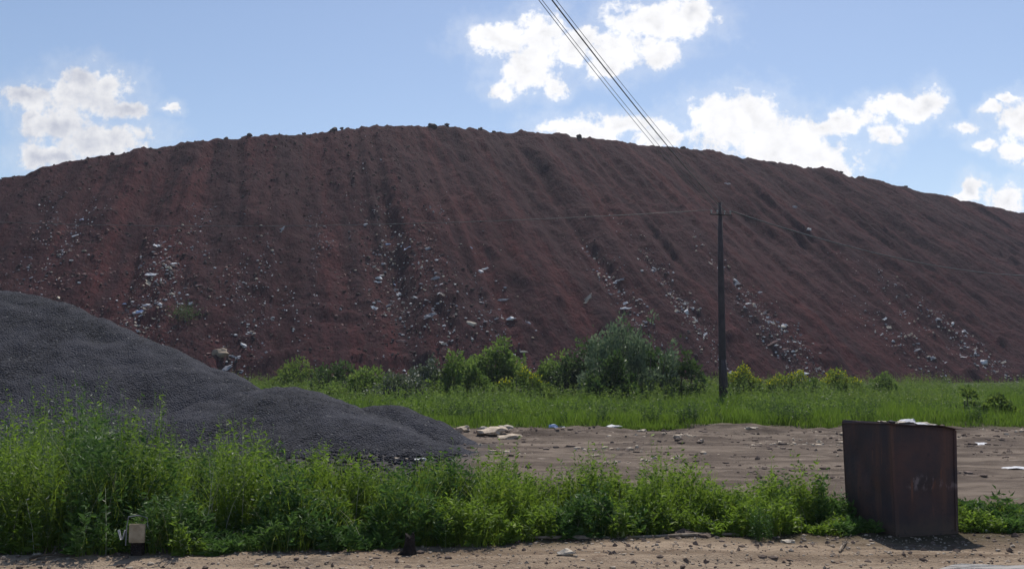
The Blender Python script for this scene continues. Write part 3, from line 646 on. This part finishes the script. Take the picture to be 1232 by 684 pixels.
# single things on the dirt
def gp(u, v, dz=0): p = gnd(u, v); return Vector((p.x, p.y, float(ground_z(p.x, p.y))+dz))
for u, v, sx, sz, mt, kd, nm, lab, cat in [
    (590, 524, .38, .20, 'sand', 'lump', 'pale_mound', 'widest flat cream mound at the far edge of the dirt, right of the gravel', 'mound'),
    (612, 527, .30, .14, 'sand', 'lump', 'pale_mound', 'cream mound trailing right of the widest one', 'mound'),
    (557, 519, .22, .17, 'sand', 'lump', 'pale_mound', 'small cream mound nearest the gravel heaps', 'mound'),
    (582, 518, .16, .12, 'pale', 'lump', 'pale_stone', 'pale stone behind the widest cream mound', 'stone'),
    (608, 517, .2, .14, 'pale', 'lump', 'pale_stone', 'pale stone at the grass edge behind the trailing cream mound', 'stone'),
    (668, 515, .2, .2, 'blue', 'sheet', 'plastic_bag', 'blue and white plastic bag crumpled at the far grass edge', 'bag'),
    (679, 517, .12, .09, 'white', 'lump', 'plastic_bag', 'small white bag beside the blue one', 'bag'),
    (736, 518, .26, .08, 'white', 'lump', 'rag', 'flat whitish rag at the far grass edge between blue bag and pole', 'rag'),
    (772, 519, .16, .07, 'pale', 'lump', 'pale_stone', 'pale stone at the far grass edge right of the whitish rag', 'stone'),
    (905, 517, .22, .08, 'pale', 'lump', 'pale_stone', 'pale stone at the far grass edge right of the pole', 'stone'),
    (955, 534, .35, .05, 'pale', 'sheet', 'rag', 'dirty pale sheet flat on the dirt field left of the container', 'rag'),
    (1182, 534, .35, .06, 'white', 'sheet', 'rag', 'white rag on the dirt field right of the container', 'rag'),
    (1226, 562, .28, .04, 'white', 'sheet', 'rag', 'white sheet flat on the dirt by the right edge', 'rag'),
    (504, 553, .16, .05, 'white', 'lump', 'plastic_bag', 'white bag on the dark ground in front of the gravel heaps', 'bag'),
    (545, 543, .12, .04, 'white', 'lump', 'plastic_bag', 'small whitish bag at the right tip of the gravel', 'bag'),
    (716, 548, .12, .03, 'pale', 'sheet', 'rag', 'small pale scrap just behind the roadside grass', 'rag'),
    (1145, 637, .045, .05, 'white', 'lump', 'paper_cup', 'small white crumpled cup at the right foot of the rusty container', 'litter'),
    (1188, 639, .07, .045, 'white', 'lump', 'paper_scrap', 'white scrap at the grass edge right of the container', 'litter'),
    (680, 668, .09, .05, 'pale', 'lump', 'pale_stone', 'pale lump on the dirt track below the lying plank', 'stone'),
    (75, 660, .14, .07, 'pale', 'sheet', 'rag', 'yellowish rag at the verge edge left of the beige marker', 'rag'),
    (20, 664, .12, .04, 'pale', 'sheet', 'rag', 'pale scrap of bark-like litter at the bottom left corner', 'rag'),
    (286, 652, .11, .09, 'wood', 'lump', 'root_clump', 'pale root clump at the verge edge right of the beige marker', 'root'),
    (543, 655, .03, .02, 'white', 'lump', 'paper_scrap', 'tiny white scrap just right of the charred stump', 'litter'),
    (948, 651, .08, .035, 'pale', 'lump', 'pale_stone', 'pale stone on the track left of the container', 'stone'),
    (822, 642, .14, .07, 'clod', 'lump', 'soil_lump', 'dark soil lump by the right end of the lying plank', 'soil'),
    (850, 645, .10, .05, 'clod', 'lump', 'soil_lump', 'smaller soil lump right of the dark one', 'soil'),
    (1075, 498, .7, .22, 'pale', 'lump', 'rubble_pile', 'pale rubble in the field above the left of the container lid', 'rubble'),
    (1100, 500, .4, .2, 'white', 'lump', 'rubble_pile', 'white rubble in the field above the middle of the container lid', 'rubble'),
    (1128, 498, .5, .24, 'pale', 'lump', 'rubble_pile', 'jagged pale rubble in the field above the right of the lid', 'rubble'),
    (1072, 474, .4, .3, 'white', 'lump', 'plastic_bag', 'white bag in the far field above the container', 'bag'),
    (940, 478, .35, .3, 'white', 'lump', 'plastic_bag', 'white bag in the far field between pole and container', 'bag'),
    (998, 476, .35, .26, 'white', 'lump', 'plastic_bag', 'white bag in the far field left above the container', 'bag')]:
    piece(nm, kd, random.randrange(6), mt, gp(u, v, sz*.4), (sx, sx*.7, sz), (random.uniform(-.1, .1), random.uniform(-.1, .1), random.uniform(-.5, .5)), lab, cat)
# plank
bm = bmesh.new(); a = gp(598, 650, .02); b = gp(888, 643, .02); pts = []
for i in range(13):
    t = i/12; p = a.lerp(b, t); pts.append((p.x-a.x, p.y-a.y, p.z-a.z+.012*math.sin(t*9)))
tube(bm, pts, [.020+.005*math.sin(i*2.1)+.004*math.sin(i*5) for i in range(13)], 7)
tag(bmobj('log', bm, M['wood'], loc=a), 'long thin weathered log lying along the edge of the verge', 'log')
# branches
def branch(u0, v0, u1, v1, r, lab, mat='wood', twigs=3):
    a = gp(u0, v0, r); b = gp(u1, v1, r*1.5); bm = bmesh.new(); pts = []
    for i in range(7):
        t = i/6; p = a.lerp(b, t)-a; pts.append(p+Vector((0, 0, .02*math.sin(t*5)+.02*t)))
    tube(bm, pts, [r*(1-.08*i) for i in range(7)], 6)
    for i in range(twigs):
        q = pts[2+i]; tube(bm, [q, q+Vector((random.uniform(-.1, .1), random.uniform(-.05, .05), random.uniform(.05, .12)))], [r*.5, r*.2], 5)
    tag(bmobj('branch', bm, M[mat], loc=a), lab, 'branch', 'fallen branches')
branch(245, 660, 312, 652, .02, 'pale crooked branch lying at the verge edge near the root clump')
branch(35, 672, 88, 668, .016, 'dark twig lying at the bottom left corner', 'bark')
branch(1010, 662, 1020, 652, .014, 'short pale twig sticking up from the track left of the container shadow')
# charred stump
sp0 = gp(492, 664); bm = bmesh.new()
n = 14; prof = [(0, .085), (.03, .075), (.10, .055), (.17, .05), (.21, .045)]; rings = []
for z_, r_ in prof:
    rings.append([bm.verts.new((math.cos(t)*r_*(1+.22*math.sin(3*t+z_*9)), math.sin(t)*r_*(1+.2*math.sin(4*t)), z_+(.03*math.sin(2*t+1) if z_ > .15 else 0))) for t in [6.2832*k/n for k in range(n)]])
for A, B in zip(rings, rings[1:]):
    for k_ in range(n): bm.faces.new((A[k_], A[(k_+1) % n], B[(k_+1) % n], B[k_]))
bm.faces.new(rings[-1])
tube(bm, [(-.06, 0, .03), (-.12, -.03, 0)], [.03, .01], 6); tube(bm, [(.03, 0, .17), (.045, -.01, .235)], [.02, .006], 5)
tag(bmobj('stump', bm, M['char'], loc=sp0), 'small black charred stump at the edge of the roadside grass', 'stump')
# marker
mp = gp(166, 667); e = empty('marker_post', mp, .05); tag(e, 'short dark marker post carrying a square beige board in front of the tall weeds', 'marker')
bm = bmesh.new(); box(bm, -.065, .055, -.04, .05, -.03, .145, .006); bmobj('post', bm, M['char'], e)
bm = bmesh.new(); box(bm, -.08, .085, -.07, -.045, .135, .33, .005); bmobj('board', bm, M['beige'], e)
bm = bmesh.new(); tube(bm, [(-.125, -.02, .1), (-.12, -.02, .3), (-.105, -.02, .40), (0, -.02, .415), (.09, -.02, .39), (.10, -.02, .3)], .006, 6); bmobj('wire_frame', bm, M['grey'], e)
bm = bmesh.new()
box(bm, -.03, -.022, -.02, .02, 0, .1); box(bm, .022, .03, -.02, .02, 0, .1)
for v in bm.verts: v.co.x *= .3+v.co.z*12*.9
tag(bmobj('wrapper', bm, M['white'], loc=mp+Vector((-.17, -.02, .16))), 'folded white wrapper caught in the weeds left of the beige board', 'litter')
# ------------------------------------------------------------------ steel container
bx, by, gz, BROT = 4.93, 11.57, -.02, math.radians(14.5)
c = empty('steel_container', (bx, by, gz), BROT); tag(c, 'dark rusty steel container box with a warped lid at the track edge', 'container')
W2, D_, HT = .455, .96, 1.335
def topz(x): return np.interp(x, [-W2, -.15, .1, W2], [HT+.0, HT-.02, HT-.035, HT-.07])
def panel(name, p0, p1, seed, th=.012):
    nx, nz_ = 26, 24; V = []
    p0, p1 = np.array(p0), np.array(p1); nrm = np.array([p1[1]-p0[1], -(p1[0]-p0[0])]); L = np.linalg.norm(nrm); nrm = nrm/L
    for side in (0, 1):
        for j in range(nz_):
            for i in range(nx):
                t = i/(nx-1); b = p0+(p1-p0)*t; zt = topz(b[0])*(j/(nz_-1))
                d = float(fbm(t*3, j/8, 2, seed))*.05*math.sin(math.pi*t)*math.sin(math.pi*min(1, .05+j/(nz_-1)))
                tp = -.03*(1-j/(nz_-1))*(1 if b[0] > 0 else -1)*abs(b[0])/W2
                V.append((b[0]+nrm[0]*(d+side*-th)+tp, b[1]+nrm[1]*(d+side*-th), zt))
    q = grid(nx, nz_); q2 = q[:, ::-1]+nx*nz_; rim = []
    for i in range(nx-1): a = (nz_-1)*nx+i; rim.append([a, a+1, a+1+nx*nz_, a+nx*nz_])
    return npmesh(name, V, np.concatenate([q, q2, np.array(rim)]), M['rust'], c, smooth=True)
panel('side_panel', (-W2, 0), (W2, 0), 900); panel('side_panel', (W2, D_), (-W2, D_), 901)
panel('side_panel', (-W2, D_), (-W2, 0), 902); panel('side_panel', (W2, 0), (W2, D_), 903)
for sx, sy in ((-1, 0), (1, 0), (-1, 1), (1, 1)):
    bm = bmesh.new(); x0 = sx*(W2+.002); yy = sy*D_
    ht = float(topz(x0))-.02; dx = -.03*sx
    yo = -.012 if sy == 0 else .012
    box(bm, x0-(.035 if sx > 0 else .004), x0+(.004 if sx > 0 else .035), yy+min(yo, 0)-.002, yy+max(yo, 0)+.002, 0, ht, .003)
    for v in bm.verts: v.co.x += dx*(1-v.co.z/ht)
    bmobj('corner_post', bm, M['rust'], c)
bm = bmesh.new(); box(bm, -W2+.05, W2-.05, -.03, -.006, .02, .05, .004); bmobj('bottom_rail', bm, M['rust'], c)
# lid: warped sheet
nx, ny = 40, 24; V = []
for s_ in (0, 1):
    for j in range(ny):
        for i in range(nx):
            x_ = -W2-.02+(2*W2+.09)*i/(nx-1); y_ = -.05+(D_+.08)*j/(ny-1)
            z_ = float(topz(x_))+.012-.05*(j/(ny-1))+.016*float(fbm(x_*3.5, y_*2.2, 3, 950))+.012*math.sin(x_*7+1)*(1-j/(ny-1))-s_*.008
            V.append((x_, y_, z_))
q = grid(nx, ny); rim = []
for i in range(nx-1): a = i; rim.append([a, a+nx*ny, a+1+nx*ny, a+1]); a = (ny-1)*nx+i; rim.append([a, a+1, a+1+nx*ny, a+nx*ny])
for j in range(ny-1): a = j*nx; rim.append([a, a+nx, a+nx+nx*ny, a+nx*ny]); a = j*nx+nx-1; rim.append([a, a+nx*ny, a+nx+nx*ny, a+nx])
npmesh('lid', V, np.concatenate([q, q[:, ::-1]+nx*ny, np.array(rim)]), M['lidm'] if 'lidm' in M else M['rust'], c, smooth=True)
for i, (px, py, sx, sz, mt, kd, lab) in enumerate([(-.14, .35, .15, .028, 'pale', 'sheet', 'flat pale slab on the left middle of the container lid'), (.10, .4, .10, .035, 'white', 'lump', 'white lump in the middle of the container lid'),
        (.22, .5, .08, .03, 'grey', 'lump', 'grey lump on the container lid, right of the white one'), (.36, .35, .10, .035, 'white', 'sheet', 'whitish crumpled scrap on the right part of the lid'),
        (.50, .45, .09, .03, 'pale', 'lump', 'pale lump near the right end of the lid'), (.43, .7, .07, .06, 'white', 'lump', 'taller white lump at the back right of the lid'),
        (-.45, .1, .05, .015, 'dark', 'lump', 'dark lump on the left front edge of the lid')]):
    sx *= 1.25; sz *= 1.5; zz = float(topz(px))-.05*py/D_+gz+.012+sz*.6
    piece('lid_debris', kd, i % 6, mt, (bx+px*.8*math.cos(BROT)-py*math.sin(BROT), by+py*math.cos(BROT)+px*.8*math.sin(BROT), zz), (sx, sx*.8, sz), (0, .08, random.random()*.6), lab, 'litter', 'rubbish lying on the container lid')
# ------------------------------------------------------------------ pole and lines
pb = gnd(870, 490); PY = pb.y; ptop = at(866, 243, PY); hgt = ptop.z
pole = empty('utility_pole', pb); tag(pole, 'dark slim utility pole rising out of the far grass against the red hill', 'utility pole')
lean = ptop.x-pb.x
bm = bmesh.new(); tube(bm, [(0, 0, -.4), (lean*.33, 0, hgt*.33), (lean*.66, 0, hgt*.66), (lean, 0, hgt)], [.20, .175, .145, .11], 12); bmobj('shaft', bm, M['pole'], pole, smooth=True)
bm = bmesh.new(); tube(bm, [(.12, -.12, -.2), (.06, -.2, 1.5), (.02, -.21, 2.3)], [.15, .14, .13], 10); bmobj('footing', bm, M['pole'], pole, smooth=True)
arm_z = hgt-.65; ad = Vector((.95, .3, 0)).normalized()
bm = bmesh.new(); a = Vector((lean, 0, arm_z)); tube(bm, [a-ad*.6+Vector((0, -.2, 0)), a+ad*.6+Vector((0, -.2, 0))], .04, 6); bmobj('crossarm', bm, M['pole'], pole)
ins = []
for k_ in (-.52, -.2, .2, .52):
    q = a+ad*k_+Vector((0, -.2, 0)); bm = bmesh.new(); tube(bm, [q, q+Vector((0, 0, .1)), q+Vector((0, 0, .13)), q+Vector((0, 0, .2))], [.02, .02, .05, .035], 8)
    bmobj('insulator', bm, M['ceramic'], pole); ins.append(pb+q+Vector((0, 0, .2)))
def cable(name, a, b, sag, r, lab, group):
    bm = bmesh.new(); a, b = Vector(a), Vector(b)
    tube(bm, [(a.lerp(b, t)-a)-Vector((0, 0, 4*sag*t*(1-t))) for t in [i/40 for i in range(41)]], r, 6)
    tag(bmobj(name, bm, M['wire'], loc=a, smooth=True), lab, 'cable', group)
def through(p, u, v, y, ext):                        # a line from p through the sky point seen at (u, v), carried on past it
    q = at(u, v, y); t = 1/ext; q.z += 4*.4*t*(1-t); return p+(q-p)*ext
cable('power_cable', ins[2], through(ins[2], 664, 0, 20.0, 1.5), .4, .016, 'thickest overhead cable, the rightmost where the lines leave the top of the photo', 'cables from the pole overhead')
cable('power_cable', ins[3], through(ins[3], 669, 0, 20.0, 1.5), .4, .007, 'thin cable running tight beside the thickest one', 'cables from the pole overhead')
cable('power_cable', ins[1], through(ins[1], 652, 0, 20.0, 1.5), .4, .007, 'thin cable between the thickest and the outer left cable', 'cables from the pole overhead')
cable('power_cable', ins[0], through(ins[0], 648, 0, 20.0, 1.5), .4, .008, 'thin outer cable, leftmost at the top of the photo', 'cables from the pole overhead')
cable('power_cable', ins[3], (75, 110, 15.2), 3.0, .03, 'pale cable sagging from the pole to the right across the slope', 'cables from the pole sideways')
cable('power_cable', ins[0], (-62, 60, 13.5), 1.6, .016, 'faint cable running level from the pole to the left across the slope', 'cables from the pole sideways')
# ------------------------------------------------------------------ sky, sun, camera
W = bpy.data.worlds.new('World'); S.world = W; W.use_nodes = True; W.node_tree.nodes.clear(); k = N(W.node_tree)
SUN_EL, SUN_AZ = math.radians(55), math.radians(13)          # azimuth from +Y (view direction), negative = left
sky = k('ShaderNodeTexSky'); sky.sky_type = 'NISHITA'; sky.sun_disc = False; sky.sun_elevation = SUN_EL; sky.sun_rotation = SUN_AZ
sky.air_density = 1.0; sky.dust_density = .4; sky.ozone_density = 1.6
SKYK = .10
base = k.vm('MULTIPLY', sky.outputs[0], (SKYK*1.22, SKYK*1.17, SKYK*1.17))
g = k('ShaderNodeTexCoord').outputs['Generated']; sx = k('ShaderNodeSeparateXYZ'); k.put(sx.inputs[0], g)
ysafe = k.math('MAXIMUM', sx.outputs[1], .05)
cb = k('ShaderNodeCombineXYZ'); k.put(cb.inputs[0], k.math('DIVIDE', sx.outputs[0], ysafe)); k.put(cb.inputs[1], k.math('DIVIDE', sx.outputs[2], ysafe)); P0 = cb.outputs[0]
def nvec(vec, scale, detail):
    nd = k('ShaderNodeTexNoise'); k.put(nd.inputs['Vector'], vec); nd.inputs['Scale'].default_value = scale; nd.inputs['Detail'].default_value = detail; nd.inputs['Roughness'].default_value = .58
    return nd.outputs['Color']
P1 = k.vm('ADD', P0, k.vm('MULTIPLY', k.vm('SUBTRACT', nvec(P0, 26, 5), (.5, .5, .5)), (.045, .036, 0)))
CL = [(95, 115, 66, 34), (34, 117, 34, 20), (100, 98, 32, 24), (75, 150, 48, 30), (120, 170, 68, 26), (60, 190, 46, 18), (150, 128, 36, 14), (204, 132, 15, 8), (40, 140, 14, 18),
      (606, 48, 50, 24), (650, 42, 36, 32), (635, 82, 44, 34), (604, 108, 22, 14), (664, 108, 14, 20), (690, 58, 30, 26),
      (792, 24, 68, 34), (742, 58, 44, 32), (836, 18, 26, 22), (726, 82, 24, 20), (700, 50, 30, 18), (790, 60, 40, 18),
      (705, 158, 66, 20), (745, 152, 55, 18), (792, 168, 34, 18),
      (868, 150, 48, 36), (905, 140, 50, 34), (935, 175, 70, 40), (985, 192, 55, 30), (1010, 205, 30, 20),
      (980, 152, 28, 15), (1025, 148, 44, 15), (1080, 130, 44, 18), (1115, 128, 24, 24), (1066, 162, 30, 16), (1005, 140, 20, 10),
      (1164, 152, 20, 10), (1196, 134, 18, 14), (1228, 150, 30, 34), (1182, 176, 20, 10), (1226, 186, 20, 18), (1216, 118, 14, 8),
      (1212, 240, 34, 18), (1168, 226, 16, 18), (1150, 240, 10, 10),
      (1330, 180, 70, 40), (-90, 90, 60, 28), (-140, 190, 70, 30), (1400, 60, 80, 24), (500, -90, 90, 30), (1000, -120, 110, 36)]
acc = None
for u, v, ru, rv in CL:
    a, e_ = ray(u, v); d = k.vm('MULTIPLY', k.vm('SUBTRACT', P1, (a, e_, 0)), (F/ru, F/rv, 0)); ln = k.vm('LENGTH', d, out=1)
    if acc is None: acc = ln
    else:
        nd = k('ShaderNodeMath', operation='SMOOTH_MIN'); k.put(nd.inputs[0], acc); k.put(nd.inputs[1], ln); nd.inputs[2].default_value = .25; acc = nd.outputs[0]
fn = k.noise(P0, 34, 9, .62); fn2 = k.noise(P0, 110, 6, .6)
dens = k.math('SUBTRACT', k.math('ADD', k.math('SUBTRACT', 1.0, acc), k.math('MULTIPLY', k.math('SUBTRACT', fn, .5), 1.9)), k.math('MULTIPLY', k.math('SUBTRACT', fn2, .5), -.7))
alpha = k.math('MULTIPLY', k.ramp(dens, -.14, .44), k.ramp(sx.outputs[1], .05, .15))
veil = k.math('MULTIPLY', k.ramp(dens, -.9, .1), .20)
# self-shading: density sampled towards the sun minus density here
off = k.vm('ADD', P0, (.006, .014, 0)); sh = k.math('SUBTRACT', k.noise(off, 22, 5, .5), k.noise(P0, 22, 5, .5))
lum = k.math('ADD', k.math('ADD', .95, k.math('MULTIPLY', k.math('SUBTRACT', fn2, .5), .22)), k.math('MULTIPLY', sh, -.42)); lum = k.math('ADD', lum, k.math('MULTIPLY', k.ramp(dens, .35, 1.3), -.13))
leftc = k.ramp(sx.outputs[0], -.42, -.2, .90, 1.08)
lum = k.math('MULTIPLY', k.math('MINIMUM', k.math('MAXIMUM', lum, .70), 1.05), leftc)
ccol = k.mix(k.ramp(lum, .6, .95), (.62, .68, .86), (1.0, 1.0, 1.02))
ccol = k.vm('MULTIPLY', ccol, lum)
cm = k.mix(k.math('MAXIMUM', alpha, veil), base, ccol)
bg = k('ShaderNodeBackground'); k.put(bg.inputs[0], cm); bg.inputs[1].default_value = 1.0
wo = k('ShaderNodeOutputWorld'); k.l.new(bg.outputs[0], wo.inputs[0])
sd = bpy.data.lights.new('sun', 'SUN'); sd.energy = 4.7; sd.angle = math.radians(.5); sd.color = (1, .95, .87)
so = bpy.data.objects.new('sun', sd); COL.objects.link(so)
dvec = Vector((math.sin(SUN_AZ)*math.cos(SUN_EL), math.cos(SUN_AZ)*math.cos(SUN_EL), math.sin(SUN_EL)))
so.rotation_euler = dvec.to_track_quat('Z', 'Y').to_euler(); so.location = (0, 0, 60)
cam = bpy.data.cameras.new('camera'); co = bpy.data.objects.new('camera', cam); COL.objects.link(co)
cam.sensor_width = 36; cam.lens = 36*F/1232; cam.clip_end = 9000; co.location = (0, 0, H); co.rotation_euler = (math.pi/2+PITCH, 0, 0); S.camera = co
S.view_settings.view_transform = 'Standard'; S.view_settings.look = 'None'; S.view_settings.exposure = 0; S.view_settings.gamma = 1
print('litter', cnt, 'toptable', TZ.min(), TZ.max(), 'pole', pb, hgt)

hm_, hk, ho = newmat('haze'); pv = hk('ShaderNodeVolumePrincipled'); pv.inputs['Color'].default_value = (.80, .86, 1, 1); pv.inputs['Density'].default_value = .00027; pv.inputs['Anisotropy'].default_value = .2
hk.l.new(pv.outputs[0], ho.inputs['Volume'])
bm = bmesh.new(); box(bm, -4300, 4300, -4300, 4300, -4, 62); tag(bmobj('haze', bm, hm_), 'thin pale summer haze over the whole place', 'haze', kind='stuff')
